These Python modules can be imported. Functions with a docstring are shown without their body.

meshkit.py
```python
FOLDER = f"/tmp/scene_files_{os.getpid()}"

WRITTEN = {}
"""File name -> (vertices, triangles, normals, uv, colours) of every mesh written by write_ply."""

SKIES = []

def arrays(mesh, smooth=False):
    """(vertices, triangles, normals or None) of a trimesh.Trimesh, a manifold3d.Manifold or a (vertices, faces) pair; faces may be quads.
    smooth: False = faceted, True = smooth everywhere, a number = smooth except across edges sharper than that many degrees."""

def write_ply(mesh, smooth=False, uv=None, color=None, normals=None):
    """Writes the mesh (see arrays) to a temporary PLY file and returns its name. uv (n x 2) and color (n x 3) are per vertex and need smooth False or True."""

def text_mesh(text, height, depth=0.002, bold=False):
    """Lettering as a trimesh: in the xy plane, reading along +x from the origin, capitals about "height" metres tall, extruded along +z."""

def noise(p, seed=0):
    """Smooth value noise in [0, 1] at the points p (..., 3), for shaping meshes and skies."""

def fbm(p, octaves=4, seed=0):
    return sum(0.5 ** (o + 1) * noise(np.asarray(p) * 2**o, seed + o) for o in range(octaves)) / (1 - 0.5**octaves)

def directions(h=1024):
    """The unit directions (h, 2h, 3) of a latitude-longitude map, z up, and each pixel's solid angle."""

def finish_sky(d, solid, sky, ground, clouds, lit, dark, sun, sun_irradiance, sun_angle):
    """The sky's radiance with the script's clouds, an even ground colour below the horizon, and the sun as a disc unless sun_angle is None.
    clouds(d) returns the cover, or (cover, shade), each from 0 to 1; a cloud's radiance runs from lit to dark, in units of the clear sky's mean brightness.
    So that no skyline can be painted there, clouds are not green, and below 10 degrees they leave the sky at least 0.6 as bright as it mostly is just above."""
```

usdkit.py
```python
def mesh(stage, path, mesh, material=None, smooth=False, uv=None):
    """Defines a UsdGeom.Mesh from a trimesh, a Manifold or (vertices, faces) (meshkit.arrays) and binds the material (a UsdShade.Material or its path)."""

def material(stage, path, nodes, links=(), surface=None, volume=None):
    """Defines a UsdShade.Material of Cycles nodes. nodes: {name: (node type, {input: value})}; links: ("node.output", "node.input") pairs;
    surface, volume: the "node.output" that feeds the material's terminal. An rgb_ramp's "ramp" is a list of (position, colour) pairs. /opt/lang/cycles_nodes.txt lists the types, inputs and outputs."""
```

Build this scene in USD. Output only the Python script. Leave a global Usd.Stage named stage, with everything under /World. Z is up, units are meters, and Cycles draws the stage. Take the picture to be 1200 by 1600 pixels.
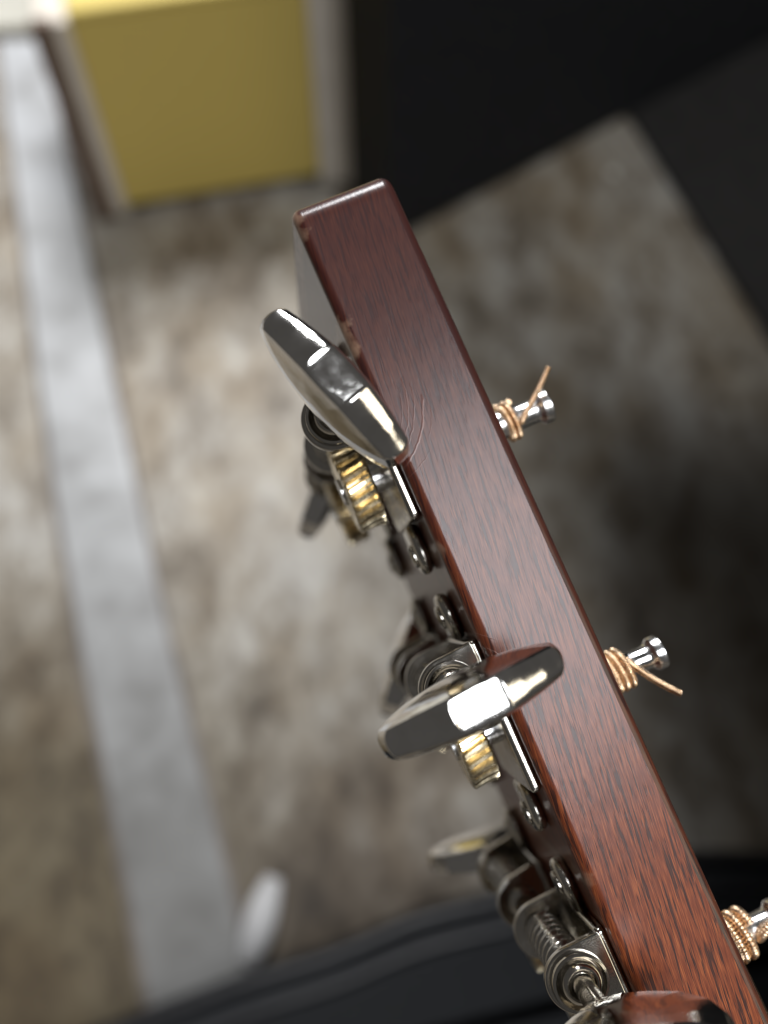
import math, random
import numpy as np, trimesh, usdkit, meshkit
from shapely.geometry import Polygon, Point, box as sbox, LineString
from shapely.ops import unary_union
from pxr import Usd, UsdGeom, UsdLux, UsdShade, Gf, Sdf, Vt

rng = np.random.default_rng(7)
random.seed(7)
stage = Usd.Stage.CreateInMemory()
UsdGeom.SetStageUpAxis(stage, UsdGeom.Tokens.z)
UsdGeom.SetStageMetersPerUnit(stage, 1.0)
world = UsdGeom.Xform.Define(stage, '/World')
stage.SetDefaultPrim(world.GetPrim())
UsdGeom.Scope.Define(stage, '/World/Looks')

# ------------------------------------------------------------------ camera
H = 0.89                       # camera height above the floor
PITCH = math.radians(63)       # looks down at the floor
FPX = 1500.0                   # focal length in pixels of a 1200 px wide picture
ct, st = math.cos(PITCH), math.sin(PITCH)
RIGHT, FWD, DOWN = np.array([1., 0, 0]), np.array([0, ct, -st]), np.array([0, -st, -ct])
CAM = np.array([0, 0, H])
cam = UsdGeom.Camera.Define(stage, '/World/camera')
cam.CreateHorizontalApertureAttr(24.0)
cam.CreateVerticalApertureAttr(32.0)
cam.CreateFocalLengthAttr(FPX / 1200 * 24)
cam.CreateFStopAttr(9.0)
cam.CreateFocusDistanceAttr(0.1175)
cam.CreateClippingRangeAttr(Gf.Vec2f(0.01, 100))
cam.CreateExposureAttr(0.0)
m = Gf.Matrix4d(*RIGHT, 0, *(-DOWN), 0, *(-FWD), 0, *CAM, 1)
cam.AddTransformOp().Set(m)

# ------------------------------------------------------------------ light: a dim room, one lamp overhead, one big window ahead
def rect_light(name, pos, target, w, h, intensity, color):
    l = UsdLux.RectLight.Define(stage, '/World/' + name)
    l.CreateWidthAttr(w); l.CreateHeightAttr(h)
    l.CreateIntensityAttr(intensity); l.CreateColorAttr(Gf.Vec3f(*color))
    z = np.array(pos, float) - np.array(target, float); z /= np.linalg.norm(z)
    x = np.cross([0, 0, 1.0], z); x /= np.linalg.norm(x); y = np.cross(z, x)
    l.AddTransformOp().Set(Gf.Matrix4d(*map(float, x), 0, *map(float, y), 0, *map(float, z), 0, *map(float, pos), 1))
    return l
rect_light('ceiling_lamp', (0.47, -0.50, 2.36), (0.0, 0.06, 0.78), 0.70, 0.70, 13.5, (0.93, 0.96, 1.0))
rect_light('window_light', (-0.19, 1.80, 1.92), (-0.22, 0.60, 0.0), 0.60, 0.90, 38.0, (0.97, 0.98, 1.0))
rect_light('warm_reflection_fill', (1.30, -0.35, 1.75), (0.0, 0.06, 0.78), 0.9, 0.9, 3.0, (1.0, 0.90, 0.70))  # soft warm fill added for cream reflections in the metal
dome = UsdLux.DomeLight.Define(stage, '/World/room_ambience')
dm = usdkit.material(stage, '/World/Looks/room_ambience', {'b': ('background_shader', {'color': (1.0, 0.96, 0.92), 'strength': 0.070})}, surface='b.background')
UsdShade.MaterialBindingAPI.Apply(dome.GetPrim()).Bind(dm)

# ------------------------------------------------------------------ helpers
used = {}
def numbered(path):
    k = used.get(path, -1) + 1
    used[path] = k
    return path if k == 0 else f'{path}_{k:03d}'
def tag(p, label=None, cat=None, group=None, kind=None):
    p = p.GetPrim() if hasattr(p, 'GetPrim') else p
    for k, v in (('label', label), ('category', cat), ('group', group), ('kind', kind)):
        if v: p.SetCustomDataByKey(k, v)
    return p
def obj(name, mesh, mat, parent='/World', smooth=30):
    parent = parent if isinstance(parent, str) else str(parent.GetPath())
    return usdkit.mesh(stage, numbered(parent + '/' + name), mesh, mat, smooth=smooth).GetPrim()
def thing(name, label, cat, matrix=None):
    x = UsdGeom.Xform.Define(stage, numbered('/World/' + name))
    if matrix is not None: x.AddTransformOp().Set(matrix)
    return tag(x, label, cat)
def TM(v, f):
    f = np.asarray(f)
    if f.shape[1] == 4: f = np.vstack([f[:, [0, 1, 2]], f[:, [0, 2, 3]]])
    return trimesh.Trimesh(np.asarray(v, float), f, process=False)
def fix(mm):
    if mm.volume < 0: mm.invert()
    return mm
def cat(*ms): return trimesh.util.concatenate(list(ms))
def loft(rings, cap=True):
    """closed loops of equal length -> skin, with fan caps"""
    R = np.array(rings); n, k = R.shape[:2]
    v = R.reshape(-1, 3); i = np.arange(k); j = (i + 1) % k; f = []
    for a in range(n - 1):
        f.append(np.stack([a * k + i, a * k + j, (a + 1) * k + j, (a + 1) * k + i], 1))
    mm = TM(v, np.vstack(f))
    if cap:
        e = []
        for a, s in ((0, -1), (n - 1, 1)):
            vv = np.vstack([R[a], R[a].mean(0)])
            ff = np.stack([i, j, np.full(k, k)], 1)
            if s < 0: ff = ff[:, ::-1]
            e.append(TM(vv, ff))
        mm = cat(mm, *e)
    mm.merge_vertices()
    return fix(mm)
def slab(poly, c0, c1, bevel, axes, seg=3, step=None, bevel1=None):
    """polygon in (a, b), extruded along c with rounded edges; axes: which of a, b, c gives u, v, w"""
    poly = poly.simplify(1e-6)
    p = np.array(poly.exterior.coords)[:-1]
    if step:
        ls = LineString(poly.exterior.coords)
        p = np.array([ls.interpolate(s).coords[0] for s in np.linspace(0, ls.length, int(ls.length / step), endpoint=False)])
    q0, q1 = np.roll(p, 1, 0), np.roll(p, -1, 0)
    def nrm(d): return np.stack([d[:, 1], -d[:, 0]], 1) / np.maximum(np.linalg.norm(d, axis=1, keepdims=True), 1e-12)
    s = 1 if Polygon(p).exterior.is_ccw else -1
    n0, n1 = nrm(p - q0) * s, nrm(q1 - p) * s
    n = n0 + n1; n /= np.maximum((n * n0).sum(1, keepdims=True), 0.5)
    prof = []
    for k in range(seg + 1):
        a = math.pi / 2 * k / seg
        prof.append((bevel * (1 - math.sin(a)), c0 + bevel * (1 - math.cos(a))))
    if bevel1 is None: prof += [(o, c0 + c1 - c) for o, c in reversed(prof)]
    elif bevel1 == 0: prof.append((0.0, c1))
    else:
        if bevel == 0: prof = [(0.0, c0)]
        prof += [(bevel1 * (1 - math.cos(math.pi / 2 * k / seg)), c1 - bevel1 * (1 - math.sin(math.pi / 2 * k / seg))) for k in range(seg + 1)]
    rings = [np.column_stack([p - n * o, np.full(len(p), c)]) for o, c in prof]
    R = np.array(rings); k = len(p); i = np.arange(k); j = (i + 1) % k
    f = np.vstack([np.stack([a * k + i, a * k + j, (a + 1) * k + j, (a + 1) * k + i], 1) for a in range(len(R) - 1)])
    f = np.vstack([f[:, [0, 1, 2]], f[:, [0, 2, 3]]])
    tv, tf = trimesh.creation.triangulate_polygon(Polygon(R[0][:, :2]), engine='earcut')
    ms = [TM(R.reshape(-1, 3), f)]
    for ring in (R[0], R[-1]):
        tv, tf = trimesh.creation.triangulate_polygon(Polygon(ring[:, :2]), engine='earcut')
        ms.append(TM(np.column_stack([tv, np.full(len(tv), ring[0, 2])]), tf))
    mm = cat(*ms); mm.merge_vertices(digits_vertex=8)
    mm.vertices = mm.vertices[:, list(axes)]
    trimesh.repair.fix_normals(mm)
    return fix(mm)
def revolve(profile, origin, axis, n=40):
    """profile: (radius, along) pairs; open ends are closed when radius is 0"""
    axis = np.array(axis, float); axis /= np.linalg.norm(axis)
    h = np.array([1.0, 0, 0]) if abs(axis[0]) < 0.9 else np.array([0, 1.0, 0])
    e1 = np.cross(axis, h); e1 /= np.linalg.norm(e1); e2 = np.cross(axis, e1)
    a = np.linspace(0, 2 * math.pi, n, endpoint=False)
    rings = [np.array(origin) + axis * z + r * (np.cos(a)[:, None] * e1 + np.sin(a)[:, None] * e2) for r, z in profile]
    return loft(rings)
def tube(path, radius, n=12):
    path = np.array(path, float); N = len(path)
    r = np.broadcast_to(radius, N)
    t = np.gradient(path, axis=0); t /= np.linalg.norm(t, axis=1, keepdims=True)
    h = np.array([0, 0, 1.0]) if abs(t[0, 2]) < 0.9 else np.array([1.0, 0, 0])
    nn = np.cross(t[0], h); nn /= np.linalg.norm(nn)
    a = np.linspace(0, 2 * math.pi, n, endpoint=False); rings = []
    for k in range(N):
        nn = nn - t[k] * (nn @ t[k]); nn /= np.linalg.norm(nn); b = np.cross(t[k], nn)
        rings.append(path[k] + r[k] * (np.cos(a)[:, None] * nn + np.sin(a)[:, None] * b))
    return loft(rings)
def smooth_path(pts, ds):
    from scipy.interpolate import CubicSpline
    pts = np.array(pts, float)
    s = np.r_[0, np.cumsum(np.linalg.norm(np.diff(pts, axis=0), axis=1))]
    cs = CubicSpline(s, pts)
    return cs(np.linspace(0, s[-1], max(4, int(s[-1] / ds))))
def ray(px, py): return FWD + RIGHT * (px - 600) / FPX + DOWN * (py - 800) / FPX
def at_z(px, py, z=0.0):
    d = ray(px, py); return CAM + d * (z - CAM[2]) / d[2]

# ------------------------------------------------------------------ materials
def L(n): return '/World/Looks/' + n
def metal(name, color, rough, bump=0.02, tarnish=None, scale=900, warp=0.0, rmax=1.9):
    nodes = {'tc': ('texture_coordinate', {}),
             'n': ('noise_texture', {'scale': scale, 'detail': 4.0}),
             'n2': ('noise_texture', {'scale': scale * 0.25, 'detail': 5.0, 'roughness': 0.65}),
             'mp': ('mapping', {'scale': (3.0, 0.25, 1.0), 'rotation': (0.3, 0.5, 0.7)}),
             'n3': ('noise_texture', {'scale': scale * 3.5, 'detail': 2.0}),
             'rr': ('map_range', {'from_min': 0.35, 'from_max': 0.7, 'to_min': rough * 0.6, 'to_max': rough * rmax, 'clamp': True}),
             'cr': ('rgb_ramp', {'ramp': [(0.0, tarnish or tuple(c * 0.8 for c in color)), (0.42, tuple(c * 0.93 for c in color)), (0.6, color), (1.0, color)]}),
             'b': ('bump', {'strength': bump, 'distance': 0.0004}),
             'p': ('principled_bsdf', {'metallic': 1.0})}
    links = [('tc.object', 'n.vector'), ('tc.object', 'n2.vector'), ('tc.object', 'mp.vector'), ('mp.vector', 'n3.vector'),
             ('n2.fac', 'rr.value'), ('n2.fac', 'cr.fac'), ('cr.color', 'p.base_color'), ('rr.result', 'p.roughness'),
             ('n3.fac', 'b.height'), ('b.normal', 'p.normal')]
    if warp:
        nodes['wn'] = ('noise_texture', {'scale': 210.0, 'detail': 1.5})
        nodes['wb'] = ('bump', {'strength': warp, 'distance': 0.0012})
        links += [('tc.object', 'wn.vector'), ('wn.fac', 'wb.height'), ('wb.normal', 'b.normal')]
    return usdkit.material(stage, L(name), nodes, links, surface='p.BSDF')
NICKEL = metal('nickel', (0.58, 0.55, 0.50), 0.12, 0.06, (0.40, 0.35, 0.28))
CHROME = metal('polished_nickel', (0.82, 0.80, 0.77), 0.08, 0.035, (0.62, 0.56, 0.45), warp=0.16, rmax=2.2)
POSTM = metal('post_nickel', (0.86, 0.86, 0.86), 0.20, 0.03)
BRASS = metal('brass', (0.93, 0.80, 0.55), 0.22, 0.03, (0.86, 0.68, 0.40))
BRONZE = metal('bronze_winding', (0.88, 0.64, 0.43), 0.24, 0.04, (0.62, 0.36, 0.2))
STEEL = metal('core_wire', (0.8, 0.78, 0.74), 0.2)
def plain(name, color, rough=0.5, noise_amt=0.15, scale=40.0, bump=0.1, coat=0.0, dist=0.001, spec=0.5):
    nodes = {'tc': ('texture_coordinate', {}), 'n': ('noise_texture', {'scale': scale, 'detail': 6.0, 'roughness': 0.6}),
             'cr': ('rgb_ramp', {'ramp': [(0.25, tuple(c * (1 - noise_amt) for c in color)), (0.75, tuple(min(1, c * (1 + noise_amt)) for c in color))]}),
             'b': ('bump', {'strength': bump, 'distance': dist}),
             'p': ('principled_bsdf', {'roughness': rough, 'coat_weight': coat * 0.72, 'coat_roughness': 0.2, 'specular_ior_level': spec})}
    return usdkit.material(stage, L(name), nodes, [('tc.object', 'n.vector'), ('n.fac', 'cr.fac'), ('cr.color', 'p.base_color'), ('n.fac', 'b.height'), ('b.normal', 'p.normal')], surface='p.BSDF')

# mahogany under worn lacquer: pores along the grain, a darker tone towards the tip, scuffs round the first button
T, U1, WHEAD = 0.01415, 0.03387, 0.064
PITCH_U = 0.039
SH = (U1 - 0.0083, -0.0055)
def wood(name, dark, mid, light, scuffs=True, angle=0.12, coat=1.0):
    N, K = {}, []
    N['tc'] = ('texture_coordinate', {})
    N['mr'] = ('mapping', {'rotation': (0, 0, angle)})
    N['mp'] = ('mapping', {'scale': (165.0, 2300.0, 2300.0)})
    N['pore'] = ('noise_texture', {'scale': 1.0, 'detail': 2.5, 'roughness': 0.55})
    N['mp2'] = ('mapping', {'scale': (260.0, 4200.0, 4200.0)})
    N['fib'] = ('noise_texture', {'scale': 1.0, 'detail': 3.0, 'roughness': 0.6})
    N['big'] = ('noise_texture', {'scale': 70.0, 'detail': 3.0})
    N['med'] = ('noise_texture', {'scale': 420.0, 'detail': 4.0})
    K += [('tc.object', 'mr.vector'), ('mr.vector', 'mp.vector'), ('mp.vector', 'pore.vector'), ('mr.vector', 'mp2.vector'), ('mp2.vector', 'fib.vector'),
          ('tc.object', 'big.vector'), ('tc.object', 'med.vector')]
    N['fr'] = ('rgb_ramp', {'ramp': [(0.25, dark), (0.5, mid), (0.78, light)]})
    K += [('fib.fac', 'fr.fac')]
    N['pr'] = ('map_range', {'from_min': 0.52, 'from_max': 0.60, 'to_min': 0.0, 'to_max': 0.80, 'clamp': True})
    K += [('pore.fac', 'pr.value')]
    N['mixp'] = ('mix_color', {'a': mid, 'b': (0.020, 0.013, 0.013)})
    K += [('fr.color', 'mixp.a'), ('pr.result', 'mixp.fac')]
    # deeper burgundy at the tip end
    N['sx'] = ('separate_xyz', {}); K += [('tc.object', 'sx.vector')]
    N['jit'] = ('math', {'math_type': 'multiply_add', 'value2': 0.03, 'value3': -0.015}); K += [('big.fac', 'jit.value1')]
    N['uj'] = ('math', {'math_type': 'add'}); K += [('sx.x', 'uj.value1'), ('jit.value', 'uj.value2')]
    N['sr'] = ('map_range', {'from_min': 0.02, 'from_max': 0.118, 'to_min': 0.88, 'to_max': 0.0, 'clamp': True}); K += [('uj.value', 'sr.value')]
    N['mixs'] = ('mix_color', {'b': (0.034, 0.0085, 0.0085)}); K += [('mixp.result', 'mixs.a'), ('sr.result', 'mixs.fac')]
    col = 'mixs.result'
    N['hm'] = ('math', {'math_type': 'multiply', 'value2': -0.35}); K += [('pr.result', 'hm.value1')]
    N['ha'] = ('math', {'math_type': 'multiply_add', 'value2': 0.5}); K += [('med.fac', 'ha.value1'), ('hm.value', 'ha.value3')]
    h = 'ha.value'
    if scuffs:
        N['flat'] = ('vector_math', {'math_type': 'multiply', 'vector2': (1.0, 1.0, 0.0)}); K += [('tc.object', 'flat.vector1')]
        N['wob'] = ('vector_math', {'math_type': 'multiply_add', 'vector2': (0.0008, 0.0008, 0.0)}); K += [('med.color', 'wob.vector1'), ('flat.vector', 'wob.vector3')]
        acc = None
        for q, (cu, cv, r, wd, u0, u1_, amp) in enumerate(SCUFFS):
            N[f'd{q}'] = ('vector_math', {'math_type': 'distance', 'vector2': (cu, cv, 0.0)}); K += [('wob.vector', f'd{q}.vector1')]
            N[f's{q}'] = ('math', {'math_type': 'subtract', 'value2': r}); K += [(f'd{q}.value', f's{q}.value1')]
            N[f'a{q}'] = ('math', {'math_type': 'absolute'}); K += [(f's{q}.value', f'a{q}.value1')]
            N[f'm{q}'] = ('map_range', {'from_min': 0.0, 'from_max': wd, 'to_min': amp, 'to_max': 0.0, 'clamp': True}); K += [(f'a{q}.value', f'm{q}.value')]
            N[f'g{q}'] = ('map_range', {'from_min': u0, 'from_max': u0 + 0.0012, 'to_min': 0, 'to_max': 1, 'clamp': True}); K += [('sx.x', f'g{q}.value')]
            N[f'l{q}'] = ('map_range', {'from_min': u1_ - 0.0012, 'from_max': u1_, 'to_min': 1, 'to_max': 0, 'clamp': True}); K += [('sx.x', f'l{q}.value')]
            N[f'x{q}'] = ('math', {'math_type': 'multiply'}); K += [(f'm{q}.result', f'x{q}.value1'), (f'g{q}.result', f'x{q}.value2')]
            N[f'y{q}'] = ('math', {'math_type': 'multiply'}); K += [(f'x{q}.value', f'y{q}.value1'), (f'l{q}.result', f'y{q}.value2')]
            # only on the half away from the shaft
            N[f'v{q}'] = ('math', {'math_type': 'greater_than', 'value2': cv}); K += [('sx.y', f'v{q}.value1')]
            N[f'z{q}'] = ('math', {'math_type': 'multiply'}); K += [(f'y{q}.value', f'z{q}.value1'), (f'v{q}.value', f'z{q}.value2')]
            if acc is None: acc = f'z{q}.value'
            else:
                N[f'acc{q}'] = ('math', {'math_type': 'maximum'}); K += [(acc, f'acc{q}.value1'), (f'z{q}.value', f'acc{q}.value2')]; acc = f'acc{q}.value'
        N['scol'] = ('mix_color', {'b': (0.30, 0.17, 0.15)}); N['sf'] = ('math', {'math_type': 'multiply', 'value2': 0.7})
        K += [(acc, 'sf.value1'), ('sf.value', 'scol.fac'), (col, 'scol.a')]; col = 'scol.result'
        N['hs'] = ('math', {'math_type': 'multiply_add', 'value2': 2.6}); K += [(acc, 'hs.value1'), (h, 'hs.value3')]; h = 'hs.value'
        # chipped lacquer spots along the back edge
        for q, (cu, cv, r) in enumerate(CHIPS):
            N[f'cd{q}'] = ('vector_math', {'math_type': 'distance', 'vector2': (cu, cv, 0.0)}); K += [('wob.vector', f'cd{q}.vector1')]
            N[f'cn{q}'] = ('math', {'math_type': 'multiply_add', 'value2': -0.0045}); K += [('med.fac', f'cn{q}.value1'), (f'cd{q}.value', f'cn{q}.value3')]
            N[f'cm{q}'] = ('map_range', {'from_min': r - 0.0030, 'from_max': r - 0.0020, 'to_min': 0.7, 'to_max': 0.0, 'clamp': True}); K += [(f'cn{q}.value', f'cm{q}.value')]
            N[f'cc{q}'] = ('mix_color', {'b': (0.30, 0.185, 0.125)}); K += [(col, f'cc{q}.a'), (f'cm{q}.result', f'cc{q}.fac')]; col = f'cc{q}.result'
    N['b'] = ('bump', {'strength': 0.16, 'distance': 0.00022}); K += [(h, 'b.height')]
    N['cb'] = ('bump', {'strength': 0.10, 'distance': 0.00022}); K += [(h, 'cb.height')]
    N['p'] = ('principled_bsdf', {'roughness': 0.5, 'coat_weight': coat * 0.72, 'coat_roughness': 0.235, 'coat_ior': 1.45, 'specular_ior_level': 0.15})
    K += [(col, 'p.base_color'), ('b.normal', 'p.normal'), ('cb.normal', 'p.coat_normal')]
    fixed = {}
    for k, (t, i) in N.items():
        if t == 'mix_color':
            i = dict(i)
        fixed[k] = (t, i)
    return usdkit.material(stage, L(name), fixed, K, surface='p.BSDF')
SCUFFS = [(SH[0] + d, -0.0055 + e, r, w_, a, b, amp) for d, e, r, w_, a, b, amp in [
    (0.0005, 0, 0.0123, 0.00016, 0.0285, 0.0365, 1.0), (0.0005, 0, 0.0112, 0.00010, 0.0265, 0.0352, 0.6),
    (0.0005, 0, 0.0104, 0.00010, 0.0255, 0.0345, 0.7), (0.0005, 0, 0.0096, 0.00008, 0.026, 0.0335, 0.5),
    (0.0010, 0, 0.0131, 0.00007, 0.030, 0.034, 0.5), (-0.001, 0.001, 0.0145, 0.00006, 0.0355, 0.0385, 0.6),
    (-0.012, 0.02, 0.0155, 0.00006, 0.0125, 0.0155, 0.5), (0.042, 0.0, 0.0085, 0.00010, 0.061, 0.066, 0.7),
    (0.044, -0.001, 0.0120, 0.00008, 0.056, 0.061, 0.5)]]
CHIPS = [(0.0163, 0.0006, 0.0010), (0.0178, 0.0004, 0.0007), (0.0190, 0.0006, 0.0009), (0.0206, 0.0003, 0.0008), (0.0010, 0.0007, 0.0014), (0.0030, 0.0004, 0.0011), (0.0665, 0.0006, 0.0009), (0.0690, 0.0005, 0.0008), (0.048, 0.0002, 0.0012), (0.093, 0.0002, 0.0012)]
def floor_material():
    N = {'tc': ('geometry', {}),
         'a': ('noise_texture', {'scale': 17.0, 'detail': 7.0, 'roughness': 0.72, 'distortion': 0.25}),
         'b2': ('noise_texture', {'scale': 9.0, 'detail': 4.0, 'roughness': 0.55}),
         'c': ('noise_texture', {'scale': 58.0, 'detail': 5.0, 'roughness': 0.7}),
         'd': ('noise_texture', {'scale': 260.0, 'detail': 4.0}),
         'mp': ('mapping', {'location': (5.13, 0.9, 0.4), 'rotation': (0, 0, 0.55), 'scale': (1.25, 0.75, 1.0)}),
         'ra': ('rgb_ramp', {'ramp': [(0.30, (0.115, 0.096, 0.076)), (0.42, (0.25, 0.22, 0.18)), (0.51, (0.375, 0.35, 0.31)), (0.60, (0.44, 0.425, 0.395)), (0.73, (0.58, 0.575, 0.55))]}),
         'rb': ('rgb_ramp', {'ramp': [(0.36, (0.80, 0.70, 0.56)), (0.49, (0.97, 0.94, 0.89)), (0.64, (1.0, 1.0, 1.0))]}),
         'rc': ('rgb_ramp', {'ramp': [(0.34, (0.54, 0.50, 0.46)), (0.47, (0.93, 0.92, 0.91)), (0.7, (1.0, 1.0, 1.0))]}),
         'm1': ('mix_color', {'blend_type': 'multiply', 'fac': 0.85}), 'm2': ('mix_color', {'blend_type': 'multiply', 'fac': 0.9}),
         'b': ('bump', {'strength': 0.3, 'distance': 0.002}), 'p': ('principled_bsdf', {'roughness': 0.6})}
    K, col = [], 'm2.result'
    for q, (px, py, r0, r1, f, c) in enumerate([(-40, 1560, 0.34, 0.62, 0.95, (0.28, 0.235, 0.14)), (560, 1440, 0.20, 0.36, 0.8, (0.44, 0.37, 0.31)), (330, 380, 0.17, 0.25, 0.6, (0.55, 0.46, 0.38))]):  # olive stain plus painted light falloff; painted shade beside bag and yellow case
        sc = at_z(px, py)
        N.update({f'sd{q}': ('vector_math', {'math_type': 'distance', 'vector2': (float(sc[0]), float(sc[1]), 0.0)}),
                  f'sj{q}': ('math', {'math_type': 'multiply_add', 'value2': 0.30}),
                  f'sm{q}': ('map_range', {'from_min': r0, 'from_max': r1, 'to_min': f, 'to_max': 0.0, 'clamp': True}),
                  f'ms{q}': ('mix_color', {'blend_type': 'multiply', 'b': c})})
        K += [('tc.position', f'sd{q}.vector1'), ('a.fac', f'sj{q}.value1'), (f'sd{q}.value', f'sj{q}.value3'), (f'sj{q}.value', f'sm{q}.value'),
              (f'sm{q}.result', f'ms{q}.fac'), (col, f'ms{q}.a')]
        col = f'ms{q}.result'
    K.append((col, 'p.base_color'))
    K += [('tc.position', 'mp.vector')] + [('mp.vector', f'{n}.vector') for n in ('a', 'b2', 'c', 'd')]
    K += [('a.fac', 'ra.fac'), ('b2.fac', 'rb.fac'), ('c.fac', 'rc.fac'), ('ra.color', 'm1.a'), ('rb.color', 'm1.b'), ('m1.result', 'm2.a'), ('rc.color', 'm2.b'),
          ('d.fac', 'b.height'), ('b.normal', 'p.normal')]
    return usdkit.material(stage, L('worn_floor'), N, K, surface='p.BSDF')
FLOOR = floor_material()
def strip_material():
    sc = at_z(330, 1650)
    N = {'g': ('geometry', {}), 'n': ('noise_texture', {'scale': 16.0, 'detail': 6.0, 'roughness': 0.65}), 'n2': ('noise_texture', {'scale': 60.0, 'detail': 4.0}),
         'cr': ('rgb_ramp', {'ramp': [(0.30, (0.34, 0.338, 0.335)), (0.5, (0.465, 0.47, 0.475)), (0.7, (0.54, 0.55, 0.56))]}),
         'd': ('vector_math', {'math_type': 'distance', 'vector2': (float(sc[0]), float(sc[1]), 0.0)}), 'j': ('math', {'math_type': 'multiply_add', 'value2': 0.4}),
         'm': ('map_range', {'from_min': 0.38, 'from_max': 0.95, 'to_min': 0.95, 'to_max': 0.0, 'clamp': True}), 'mx': ('mix_color', {'blend_type': 'multiply', 'b': (0.40, 0.39, 0.37)}),  # light falloff towards the near end painted into the strip colour
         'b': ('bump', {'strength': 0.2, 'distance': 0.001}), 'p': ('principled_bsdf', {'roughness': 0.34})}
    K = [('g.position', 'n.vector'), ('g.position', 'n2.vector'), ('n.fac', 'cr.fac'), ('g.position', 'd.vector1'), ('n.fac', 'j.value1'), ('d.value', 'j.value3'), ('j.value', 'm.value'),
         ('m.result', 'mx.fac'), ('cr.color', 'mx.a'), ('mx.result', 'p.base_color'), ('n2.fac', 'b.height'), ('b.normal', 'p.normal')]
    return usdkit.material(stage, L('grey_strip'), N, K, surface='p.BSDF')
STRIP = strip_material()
EDGEM = plain('strip_edge_brown', (0.15, 0.13, 0.115), 0.8, 0.5, 30.0, 0.3)
YELLOW = plain('olive_yellow_cloth', (0.64, 0.495, 0.135), 0.7, 0.08, 700.0, 0.3)
CREAM = plain('cream_edge', (0.66, 0.60, 0.52), 0.5, 0.08, 30.0)
CREAM2 = plain('sunlit_floor_patch', (0.52, 0.50, 0.43), 0.6, 0.08, 12.0)  # cream tone for the sunlit floor beyond the strip
BROWN = plain('brown_trim', (0.14, 0.093, 0.066), 0.5, 0.2, 60.0)
BLACK = plain('black_cover', (0.012, 0.013, 0.016), 0.7, 0.3, 60.0, 0.3, spec=0.25)
CHARC = plain('charcoal_cover', (0.034, 0.033, 0.033), 0.75, 0.3, 60.0, 0.3, spec=0.25)
BAGM = plain('bag_fabric', (0.0055, 0.0064, 0.0080), 0.6, 0.35, 130.0, 0.4, spec=0.22)
PIPE = plain('bag_piping', (0.010, 0.010, 0.012), 0.4, 0.2, 50.0)
PAPER = plain('white_paper', (0.47, 0.465, 0.465), 0.6, 0.04, 60.0)
STONE = plain('pale_pebble', (0.75, 0.74, 0.70), 0.4, 0.1, 300.0)
BLOCKERM = plain('blocker_dark', (0.03, 0.028, 0.026), 0.5, 0.3, 40.0)  # covers only the unseen blocker added for floor shade
RUBBER = plain('rubber', (0.015, 0.015, 0.015), 0.7, 0.2, 100.0)

# ------------------------------------------------------------------ the setting
g = np.linspace(-1, 1, 61); s = np.sign(g) * (np.abs(g) ** 1.6) * 5.0
X, Y = np.meshgrid(s, s + 0.6, indexing='ij')
Zf = (meshkit.fbm(np.stack([X * 9, Y * 9, X * 0], -1), 3, 3) - 0.5) * 0.0016
i = np.arange(60); I, J = np.meshgrid(i, i, indexing='ij')
idx = lambda a, b: a * 61 + b
q = np.stack([idx(I, J), idx(I + 1, J), idx(I + 1, J + 1), idx(I, J + 1)], -1).reshape(-1, 4)
tag(obj('floor', TM(np.stack([X, Y, Zf - 0.002], -1).reshape(-1, 3), q), FLOOR, smooth=True), kind='structure')

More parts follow.
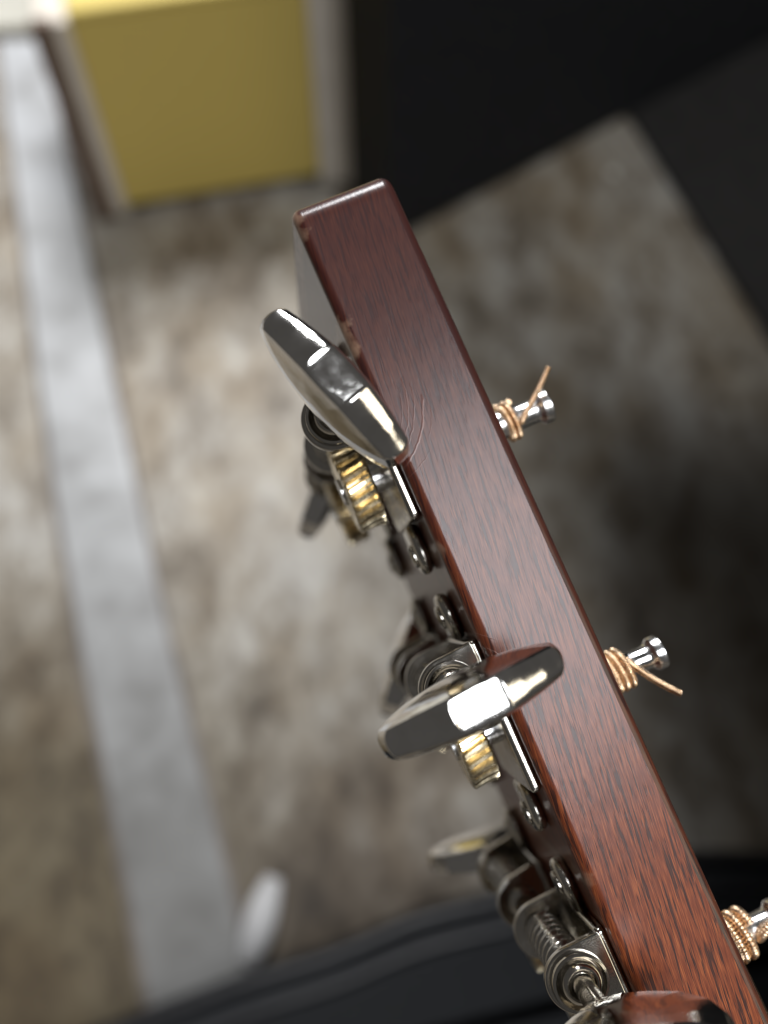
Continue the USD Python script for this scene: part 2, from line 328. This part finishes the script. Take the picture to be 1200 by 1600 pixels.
left = [(-2, 66), (20, 240), (42, 420), (64, 600), (86, 760), (108, 890), (130, 1020), (152, 1130), (178, 1270), (206, 1410), (232, 1550), (268, 1800)]
right = [(68, 66), (102, 220), (138, 400), (172, 570), (204, 720), (234, 860), (264, 1000), (296, 1130), (328, 1260), (362, 1400), (392, 1550), (430, 1800)]
pts = [at_z(*p)[:2] for p in left] + [at_z(*p)[:2] for p in right[::-1]]
sp = Polygon(pts)
def edge_band(pp, name):
    c = np.array([at_z(*p)[:2] for p in pp]); ls = LineString(c); out = []
    for q in np.linspace(0, 1, 60):
        a = np.array(ls.interpolate(q, normalized=True).coords[0]); b = np.array(ls.interpolate(min(1, q + 0.01), normalized=True).coords[0]); a0 = np.array(ls.interpolate(max(0, q - 0.01), normalized=True).coords[0])
        d = b - a0; d /= np.linalg.norm(d); w = 0.003 + 0.007 * float(meshkit.fbm(np.array([[q * 9, name * 3.1, 0.5]]), 3)[0])
        out.append((a, np.array([-d[1], d[0]]), w))
    return Polygon([a + n * w for a, n, w in out] + [a - n * w for a, n, w in out[::-1]]).buffer(0)
for q_, pp in enumerate((left, right)):
    tag(obj('strip_edge_line', slab(edge_band(pp, q_), -0.001, 0.0018, 0.0005, (0, 1, 2), 1), EDGEM), kind='structure')  # dark brown lines along both edges of the strip
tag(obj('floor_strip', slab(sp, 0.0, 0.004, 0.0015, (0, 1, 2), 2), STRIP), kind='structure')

# ------------------------------------------------------------------ background things
def yaw_frame(p, q):
    p, q = np.array(p[:2]), np.array(q[:2]); d = (q - p); w = np.linalg.norm(d); d /= w
    n = np.array([d[1], -d[0]])           # faces the camera side
    return p, d, n, w
def wall_box(frame, s0, s1, dep0, dep1, z0, z1, bevel=0.004):
    """box in a front-plane frame: s along the front, depth behind it"""
    p, d, n, _ = frame
    c = sbox(s0, -dep1, s1, -dep0)
    mm = slab(c, z0, z1, bevel, (0, 1, 2), 3)
    v = mm.vertices.copy()
    mm.vertices = np.column_stack([p[0] + d[0] * v[:, 0] + n[0] * v[:, 1], p[1] + d[1] * v[:, 0] + n[1] * v[:, 1], v[:, 2]])
    return fix(mm)
bf = yaw_frame(at_z(158, 352), at_z(556, 287))
W = bf[3]; HB = 0.266
t = thing('yellow_case', 'olive yellow upright case with brown and cream edges beyond the headstock tip', 'case')
obj('body', wall_box(bf, 0.002, W - 0.001, 0.012, 0.24, 0.012, HB - 0.004, 0.006), CREAM, t)
obj('front_panel', wall_box(bf, 0.116 * W, 0.860 * W, 0.006, 0.0125, 0.020, HB - 0.002, 0.002), YELLOW, t)
obj('lid', wall_box(bf, 0.116 * W, 0.862 * W, 0.004, 0.235, HB - 0.0018, HB + 0.010, 0.004), YELLOW, t)
obj('corner_trim', wall_box(bf, 0, 0.0665 * W, 0.0, 0.013, 0.006, HB + 0.004, 0.004), BROWN, t)
obj('edge_trim', wall_box(bf, 0.068 * W, 0.115 * W, 0.001, 0.0122, 0.010, HB + 0.002, 0.004), CREAM, t)
obj('edge_trim', wall_box(bf, 0.863 * W, W, 0.001, 0.0122, 0.004, HB + 0.002, 0.004), CREAM, t)
for a, b in ((0.05, 0.03), (W - 0.05, 0.03), (0.05, 0.2), (W - 0.05, 0.2)):
    c = bf[0] + bf[1] * a - bf[2] * b
    obj('foot', revolve([(0, 0.0), (0.012, 0.0), (0.012, 0.012), (0, 0.012)], (c[0], c[1], 0), (0, 0, 1), 16), RUBBER, t)

cb = yaw_frame(at_z(-330, 76), at_z(72, 56))
tag(obj('sunlit_floor_patch', wall_box(cb, 0, cb[3] * 0.97, 0, 0.5, 0, 0.018, 0.004), CREAM2), 'flat cream patch painted for sunlit floor where the grey floor strip ends', 'sunlit_patch')  # bright sunlit floor, built as a flat cream piece

c1 = yaw_frame(at_z(606, 394), at_z(985, 190)); 
def padded(frame, s0, s1, d0, d1, z1, bev):
    return wall_box(frame, s0, s1, d0, d1, 0.002, z1, bev)
t = thing('black_case', 'black case standing behind the tip of the headstock, made taller out of view to block light', 'case')
obj('shell', wall_box(c1, 0, c1[3] + 0.55, 0.0, 0.075, 0.0085, 1.60, 0.012), BLACK, t)  # unseen upper part raised to block the window light
obj('foot_rail', wall_box(c1, 0.01, c1[3] + 0.5, 0.02, 0.06, 0.0072, 0.0084, 0.0002), RUBBER, t)
mp_ = [at_z(*p)[:2] for p in ((986, 192), (1090, 356), (1197, 528), (1262, 640))]
nrm_ = np.array([c1[1][0], c1[1][1]])
matp = Polygon([*mp_, mp_[-1] + np.array([0.55, 0.05]), mp_[0] + nrm_ * 0.52 - c1[2] * 0.03, mp_[0] - c1[2] * 0.03]).buffer(-0.004).buffer(0.004)
tag(obj('floor_mat', slab(matp, 0.0005, 0.007, 0.002, (0, 1, 2), 3), CHARC), 'charcoal mat lying on the floor at the upper right against the black case', 'mat')

ZB = 0.10
edge = [(-150, 1700), (60, 1632), (230, 1572), (400, 1508), (540, 1462), (640, 1420), (700, 1402), (800, 1378), (930, 1345), (1030, 1330), (1110, 1322), (1200, 1325), (1330, 1335), (1500, 1360)]
ep = [at_z(*p, ZB * 0.75)[:2] for p in edge]
near = [ep[-1] + np.array([0.1, -0.5]), ep[0] + np.array([-0.05, -0.5])]
bp = Polygon([*ep, *near]).buffer(0.02).buffer(-0.02)
t = thing('gig_bag', 'black padded fabric bag lying along the bottom behind the headstock', 'bag')
bag = slab(bp, 0.001, ZB, 0.045, (0, 1, 2), 8, step=0.012)
obj('panel', bag, BAGM, t, 50)
pe = smooth_path([(*(p + np.array([0, -0.012])), ZB - 0.010) for p in ep], 0.01)
obj('piping', tube(pe, 0.0045, 10), PIPE, t, 60)
pe = smooth_path([(*(p + np.array([0, -0.034])), ZB + 0.0005) for p in ep], 0.01)
obj('zip', tube(pe, 0.003, 8), PIPE, t, 60)

pa, pb = at_z(428, 1372), at_z(388, 1510)
ax = pb[:2] - pa[:2]; ln = np.linalg.norm(ax); ax /= ln; sd = np.array([-ax[1], ax[0]])
rr = []
for k, f in enumerate(np.linspace(0, 1, 14)):
    wdt = 0.014 * math.sin(math.pi * min(1, 0.12 + f * 0.75)) ** 0.7
    c = pa[:2] + ax * ln * f; hh = 0.006 + 0.012 * math.sin(math.pi * f)
    rr.append([(*(c + sd * wdt * math.cos(a)), 0.001 + hh * (0.5 + 0.5 * math.sin(a)) + 0.001 * math.sin(7 * a + k)) for a in np.linspace(0, 2 * math.pi, 22, endpoint=False)])
tag(obj('paper_scrap', loft(rr), PAPER, smooth=True), 'small white crumpled paper scrap on the floor touching the black bag', 'paper')
pc = at_z(957, 272)
pm = trimesh.creation.icosphere(2, 0.006); pm.vertices *= (1.1, 0.9, 0.55); pm.vertices += (pc[0], pc[1], 0.002)
tag(obj('pebble', pm, STONE, smooth=True), 'tiny pale pebble on the floor near the black case', 'pebble')

# unseen dark top on panels, added right of the view to shade the floor
t = thing('shade_blocker', 'unseen dark blocker added at the right to shade the floor', 'shade_blocker')
TX0, TX1, TY0, TY1, TZ = 0.235, 0.95, -0.22, 0.352, 0.46
obj('blocker_top', slab(sbox(TX0, TY0, TX1, TY1), TZ, TZ + 0.03, 0.004, (0, 1, 2), 3), BLOCKERM, t)
obj('side_panel', slab(sbox(0.44, TY0 + 0.01, 0.46, TY1 + 0.18), 0.0, TZ - 0.0005, 0.003, (0, 1, 2), 2), BLOCKERM, t)
obj('side_panel', slab(sbox(0.90, TY0 + 0.01, 0.92, TY1 - 0.01), 0.0, TZ - 0.0005, 0.003, (0, 1, 2), 2), BLOCKERM, t)

# ------------------------------------------------------------------ the guitar, in its own frame: u along the headstock from the tip, v from back to front, w towards the near side
POSE_R = np.array([[0.401045, 0.913774, 0.064656], [0.913113, -0.393103, -0.108141], [-0.0734, 0.102408, -0.992031]])
POSE_T = np.array([-0.012121, -0.038829, 0.125229])
CW = np.stack([RIGHT, DOWN, FWD], 1)          # camera axes in the world
A = CW @ POSE_R; O = CAM + CW @ POSE_T
GM = Gf.Matrix4d(*map(float, A[:, 0]), 0, *map(float, A[:, 1]), 0, *map(float, A[:, 2]), 0, *map(float, O), 1)
guitar = thing('guitar', 'mahogany guitar headstock held edge on with six open geared tuners', 'guitar', GM)

MAHOG = wood('mahogany', (0.115, 0.023, 0.010), (0.25, 0.058, 0.020), (0.52, 0.150, 0.046))
VENEER = wood('veneer', (0.055, 0.016, 0.010), (0.11, 0.032, 0.016), (0.18, 0.055, 0.024), scuffs=False, angle=-0.02)
FRET = wood('fingerboard_wood', (0.02, 0.010, 0.007), (0.035, 0.018, 0.011), (0.06, 0.03, 0.018), scuffs=False, coat=0.0)
BONE = plain('bone', (0.72, 0.66, 0.52), 0.35, 0.05, 200.0)

def wfar(u): return -(WHEAD - 0.055 * u)
def outline(r=0.0028):
    p = Polygon([(-0.0011, 0), (0.152, 0), (0.152, wfar(0.152)), (-0.0011, wfar(0))])
    return p.buffer(-r).buffer(r, quad_segs=8)
head = slab(outline(), 0.0, T - 0.0012, 0.0014, (0, 2, 1), 5, step=0.0006, bevel1=0)
# keep the front edge square under the veneer
hv = head.vertices; 
obj('headstock', head, MAHOG, guitar, 35)
plate = slab(outline().buffer(-0.00002), T - 0.00119, T, 0, (0, 2, 1), 5, step=0.0006, bevel1=0.00117)
obj('headplate', plate, VENEER, guitar, 35)

# nut, neck and fingerboard below the headstock
ang = math.radians(14); NU = np.array([math.cos(ang), math.sin(ang)])
def neck_pt(s, d, w): return np.array([0.152 + NU[0] * s - NU[1] * d, T * 0.55 + NU[1] * s + NU[0] * d, w])
wc = wfar(0.152) / 2
rings = []
for s in np.linspace(0.0, 0.40, 12):
    hw = 0.022 + 0.012 * s / 0.4
    a = np.linspace(0, math.pi, 24)
    ring = [neck_pt(s, -0.016 * math.sin(q) ** 0.8 + 0.003, wc + hw * math.cos(q)) for q in a]
    rings.append(ring)
obj('neck', loft(rings), MAHOG, guitar, 40)
rings = []
for s in (0.004, 0.40):
    hw = 0.0222 + 0.012 * s / 0.4
    rings.append([neck_pt(s, d, wc + w) for d, w in ((0.0032, -hw), (0.0032, hw), (0.0085, hw), (0.0092, 0), (0.0085, -hw))])
obj('fingerboard', loft(rings), FRET, guitar, 20)
rings = []
for s in (-0.0005, 0.0038):
    rings.append([neck_pt(s, d, wc + w) for d, w in ((0.0032, -0.022), (0.0032, 0.022), (0.0105, 0.022), (0.0115, 0), (0.0105, -0.022))])
obj('nut', loft(rings), BONE, guitar, 20)

def button_mesh(phi, centre_shift=(0, 0)):
    mmu = 0.001
    half = [(0, 20.0), (2.75, 20.0), (5.0, 19.15), (7.6, 18.0), (10.1, 16.6), (10.9, 14.2), (10.5, 11.8), (8.4, 9.3), (5.4, 7.6), (2.6, 6.4), (0, 6.0)]
    pts = half + [(-a, b) for a, b in half[-2:0:-1]]
    p = Polygon(pts).buffer(-0.15).buffer(0.15, quad_segs=4)
    ls = LineString(p.exterior.coords); n = 360
    o = np.array([ls.interpolate(s, normalized=True).coords[0] for s in np.linspace(0, 1, n, endpoint=False)])
    c = np.array([0, 13.0])
    def hr(a): return 2.15 - 0.55 * (np.abs(a) / 11.0) ** 1.6
    hmax = 3.25
    rings = []
    side = []
    for sc in (0.04, 0.15, 0.3, 0.45, 0.6, 0.72, 0.82, 0.90, 0.955, 0.985):
        e = (1 - sc ** 2.6)
        side.append((sc, lambda a, e=e: hr(a) + (hmax - hr(a)) * e))
    side.append((0.996, lambda a: hr(a) - 0.10)); side.append((1.004, lambda a: hr(a) - 0.32))
    side.append((1.012, lambda a: hr(a) * 0.55)); side.append((1.016, lambda a: hr(a) * 0.2))
    full = [(s, lambda a, h=h: -h(a)) for s, h in side] + [(s, h) for s, h in side[::-1]]
    for sc, h in full:
        side_k = np.clip((np.abs(o[:, 0]) - 2.75) / 0.25, 0, 1) * np.clip((o[:, 1] - 13.0) / 2.0, 0, 1)
        crown = 0.034 * side_k[:, None] * max(0.0, (sc - 0.996) / 0.02)
        q = c + (o - c) * (sc + crown)
        rings.append(np.column_stack([q[:, 0], np.broadcast_to(h(o[:, 0]), n), q[:, 1]]))
    mm = loft(rings)
    v = mm.vertices * mmu
    cp, sp_ = math.cos(phi), math.sin(phi)
    mm.vertices = np.column_stack([SHU + centre_shift[0] * (v[:, 2] / 0.02) + cp * v[:, 0] - sp_ * v[:, 1], SHV + centre_shift[1] * (v[:, 2] / 0.02) + sp_ * v[:, 0] + cp * v[:, 1], v[:, 2]])
    return fix(mm)
SHU, SHV = -0.0083, -0.0055     # the shaft, relative to the post
WP = -0.012                     # the row of posts

def base_plate_mesh():
    body = sbox(-0.0130, -0.0225, 0.0080, -0.0021).buffer(-0.0008).buffer(0.0008)
    lug = unary_union([sbox(-0.0170, -0.0150, 0.0122, -0.0090), Point(0.0122, WP).buffer(0.0030), Point(-0.0168, WP).buffer(0.0030)])
    pl = [slab(body, -0.00150, 0.0, 0.00060, (0, 2, 1), 5)]
    for a, b in ((-0.03, -0.01305), (0.00805, 0.03)):
        pl.append(slab(lug.intersection(sbox(a, -0.02, b, 0)), -0.0019, -0.00005, 0.00085, (0, 2, 1), 5))
    for w0, w1 in ((-0.0033, -0.0020), (-0.0225, -0.0212)):
        e = unary_union([Point(SHU, SHV).buffer(0.0042, quad_segs=24), Polygon([(SHU - 0.0042, SHV), (SHU + 0.0042, SHV), (SHU + 0.0056, -0.0008), (SHU - 0.0046, -0.0008)])])
        e = e.buffer(-0.0004).buffer(0.0004)
        ear = slab(e, w0, w1, 0.0003, (0, 1, 2), 3)
        ear.vertices = ear.vertices + np.column_stack([0 * ear.vertices[:, 0], 0 * ear.vertices[:, 0], 0.13 * (ear.vertices[:, 1] + 0.0055)])
        pl.append(ear)
    return cat(*pl)
def worm_mesh():
    w0, w1, nz, na, pitch = -0.0210, -0.0036, 180, 28, 0.00205
    rings = []
    for z in np.linspace(w0, w1, nz):
        a = np.linspace(0, 2 * math.pi, na, endpoint=False)
        ph = ((z - w0) / pitch - a / (2 * math.pi)) % 1.0
        r = 0.00185 + 0.00110 * np.clip(1.35 * (1 - np.abs(ph - 0.5) * 2) - 0.18, 0, 0.85)
        rings.append(np.column_stack([SHU + r * np.cos(a), SHV + r * np.sin(a), np.full(na, z)]))
    return loft(rings)
def gear_mesh(phase):
    nt, ro, ri = 24, 0.0064, 0.0054
    n = nt * 12; a = np.arange(n) / n * 2 * math.pi
    rings = []
    for v, scale in ((-0.0074, 0.93), (-0.0071, 1.0), (-0.0062, 0.985), (-0.0053, 0.975), (-0.0044, 0.985), (-0.0037, 1.0), (-0.0034, 0.94)):
        tw = (v + 0.0055) * 30.0
        ph = (a * nt / (2 * math.pi)) % 1.0
        r = (ri + (ro - ri) * np.clip(1.9 * np.sin(math.pi * ph) ** 1.3 - 0.45, 0, 1)) * scale
        rings.append(np.column_stack([r * np.cos(a + tw + phase), np.full(n, v), WP + r * np.sin(a + tw + phase)]))
    return loft(rings)
def screw_mesh(u, ang):
    prof = [(0.0017, 0.0), (0.0017, 0.0002), (0.0015, 0.0004), (0.0011, 0.0005), (0.0006, 0.00058), (0.00001, 0.0006)]
    d = revolve([(0.00001, -0.001)] + [(0.0012, -0.001), (0.0012, 0.0)] + prof, (0, 0, 0), (0, -1, 0), 24)
    import manifold3d as M3
    def man(t): return M3.Manifold(M3.Mesh(np.asarray(t.vertices, np.float32), np.asarray(t.faces, np.uint32)))
    cut = trimesh.creation.box((0.006, 0.0018, 0.0006)); cut.apply_transform(trimesh.transformations.rotation_matrix(ang, (0, 1, 0))); cut.apply_translation((0, -0.0012, 0))
    try:
        r = (man(d) - man(cut)).to_mesh(); d2 = TM(r.vert_properties[:, :3], r.tri_verts)
        if len(d2.faces): d = d2
    except Exception: pass
    d.apply_translation((u, -0.0019, WP))
    return d
def post_mesh():
    prof = [(0.00001, -0.0078), (0.0020, -0.0078), (0.0021, T), (0.00212, T + 0.0044), (0.0019, T + 0.0050), (0.00176, T + 0.0056), (0.00176, T + 0.0080),
            (0.0019, T + 0.0085), (0.0023, T + 0.0089), (0.00243, T + 0.0091), (0.00245, T + 0.0101), (0.00232, T + 0.01028), (0.0017, T + 0.0103), (0.0013, T + 0.0097), (0.00001, T + 0.0097)]
    return revolve(prof, (0, 0, WP), (0, 1, 0), 40)
def ferrule_mesh():
    return revolve([(0.0022, T - 0.001), (0.0040, T + 0.0001), (0.0042, T + 0.0004), (0.0040, T + 0.0008), (0.0031, T + 0.0012), (0.0029, T + 0.0018), (0.0022, T + 0.0018)], (0, 0, WP), (0, 1, 0), 36)
def ring_mesh():
    """raised bushing round the shaft on the near ear"""
    return revolve([(0.0013, -0.0026), (0.0035, -0.0026), (0.0037, -0.0018), (0.00355, -0.0012), (0.0032, -0.0010), (0.0030, -0.0015), (0.0028, -0.0018), (0.0026, -0.0011), (0.0024, -0.0004), (0.0020, -0.0001), (0.0016, -0.0004), (0.0013, -0.0010)], (SHU, SHV, 0), (0, 0, 1), 48)
def shaft_mesh(cs):
    prof = [(0.0013, -0.0238), (0.00135, -0.002), (0.00138, 0.0025), (0.0016, 0.0045), (0.0022, 0.0062), (0.0030, 0.0080)]
    m_ = revolve([(0.00001, -0.0238)] + prof + [(0.00001, 0.0082)], (SHU, SHV, 0), (0, 0, 1), 28)
    v = m_.vertices
    k = np.clip(v[:, 2] / 0.02, 0, 1)
    m_.vertices = v + np.column_stack([cs[0] * k, cs[1] * k, 0 * k])
    return m_
def endcap_mesh():
    return revolve([(0.00001, -0.0242), (0.0016, -0.0242), (0.0024, -0.0235), (0.0026, -0.0224), (0.00001, -0.0222)], (SHU, SHV, 0), (0, 0, 1), 24)

def tuner(uk, far, phi, cs, tint):
    def put(mm):
        mm = mm.copy(); v = mm.vertices.copy()
        if far:
            v[:, 2] = wfar(uk) - v[:, 2]; v[:, 0] += uk
            mm.vertices = v; mm.invert()
        else:
            v[:, 0] += uk; mm.vertices = v
        return mm
    p = obj('tuning_machine', put(base_plate_mesh()), NICKEL, guitar, 30)
    obj('worm', put(worm_mesh()), NICKEL, p, 50)
    obj('shaft', put(shaft_mesh(cs)), NICKEL, p, 40)
    obj('bushing', put(ring_mesh()), NICKEL, p, 40)
    obj('end_cap', put(endcap_mesh()), NICKEL, p, 40)
    obj('gear', put(gear_mesh(tint)), BRASS, p, 35)
    obj('button', put(button_mesh(phi, cs)), CHROME, p, 28)
    obj('screw', put(screw_mesh(0.0122, 0.6 + tint)), NICKEL, p, 30)
    obj('screw', put(screw_mesh(-0.0166, 1.9 + tint)), NICKEL, p, 30)
    obj('string_post', put(post_mesh()), POSTM, p, 35)
    obj('ferrule', put(ferrule_mesh()), POSTM, p, 35)
D = math.radians
PHI = [D(19.4), D(93), D(86)]
CS = [(0, 0), (0.0, 0), (0.0046, 0.0010)]
UK = [U1 + 0.0010, U1 + PITCH_U, U1 + 2 * PITCH_U]
for k in range(3): tuner(UK[k], False, PHI[k], CS[k], 0.3 * k)
PHIF = [D(133), D(138), D(81)]
for k in range(3): tuner(U1 + PITCH_U * k, True, PHIF[k], (0, 0), 0.2 + 0.4 * k)

# ------------------------------------------------------------------ strings: a few wraps round each post, the cut tail, and the run to the nut
def string(k, far, gauge, turns, v0, tail, beads, mat, drop=0.0):
    uk = U1 + PITCH_U * k if far else UK[k]
    wk = wfar(uk) - WP if far else WP
    sgn = -1 if far else 1
    r = 0.00212 + gauge / 2
    th1 = tail['th']                       # angle on the post where the tail leaves
    nt = int(turns * 48)
    th = np.linspace(0, turns * 2 * math.pi, nt)
    ang0 = -math.pi / 2                     # leaves the post on its inner side towards the nut
    helix = np.column_stack([uk + r * np.cos(ang0 - th), v0 + gauge * 0.96 * th / (2 * math.pi) - drop * np.exp(-th / 0.7), wk + sgn * r * np.sin(ang0 - th)])
    nutp = np.array([0.1525, T * 0.55 + 0.0105, wc + sgn * (0.0185 - 0.0068 * (2 - k))])
    run = np.linspace(nutp, helix[0], 60)[:-1]
    pth = np.vstack([run, helix])
    s_ = np.r_[0, np.cumsum(np.linalg.norm(np.diff(pth, axis=0), axis=1))]
    step = beads / 4
    ss = np.linspace(0, s_[-1], int(s_[-1] / step))
    P = np.column_stack([np.interp(ss, s_, pth[:, c]) for c in range(3)])
    rad = gauge / 2 * (0.68 + 0.36 * np.abs(np.sin(math.pi * np.arange(len(ss)) / 4)))
    ms = tube(P, rad, 10)
    top = np.array([uk, v0 + gauge * turns + gauge * 0.2, wk])
    tp = [top + np.array(o) for o in tail['pts']]
    tpth = smooth_path(tp, beads / 4)
    rad = gauge / 2 * (0.78 + 0.25 * np.abs(np.sin(math.pi * np.arange(len(tpth)) / 4)))
    o = obj('string', ms, mat, guitar, 60)
    obj('string_end', tube(tpth, rad, 10), mat, o, 60)
    if 'core' in tail:
        obj('core_wire', tube(smooth_path([tp[-1] + np.array(c) for c in tail['core']], 0.0004), 0.00012, 6), STEEL, o, 60)
mm_ = 0.001
string(0, False, 0.00087, 2.3, T + 0.0031, {'th': 0, 'pts': [(0.001, 0.0, 0.0012), (0.0002, 0.0008, 0.0024), (-0.0018, 0.0032, 0.0030), (-0.0046, 0.0064, 0.0032)]}, 0.00028, BRONZE, 0.0022)
string(1, False, 0.00104, 2.7, T + 0.0019, {'th': 0, 'pts': [(-0.001, 0.0002, 0.0010), (0.0008, 0.0008, 0.0026), (0.0030, 0.0022, 0.0032), (0.0058, 0.0045, 0.0034)]}, 0.00036, BRONZE)
string(2, False, 0.00138, 2.4, T + 0.0020, {'th': 0, 'pts': [(0.001, 0.0002, 0.0012), (-0.0002, 0.0010, 0.0028), (-0.0024, 0.0040, 0.0034), (-0.0055, 0.0082, 0.0036)], 'core': [(0, 0, 0), (-0.001, -0.0006, 0), (-0.0012, -0.002, 0.0004)]}, 0.00050, BRONZE)
for k, g_ in ((0, 0.0006), (1, 0.00042), (2, 0.0003)):
    string(k, True, g_, 3.5, T + 0.0024, {'th': 0, 'pts': [(0.001, 0.0, 0.0), (-0.0008, 0.0008, -0.0022), (-0.004, 0.003, -0.003)]}, 0.0003, BRONZE if k == 0 else STEEL)
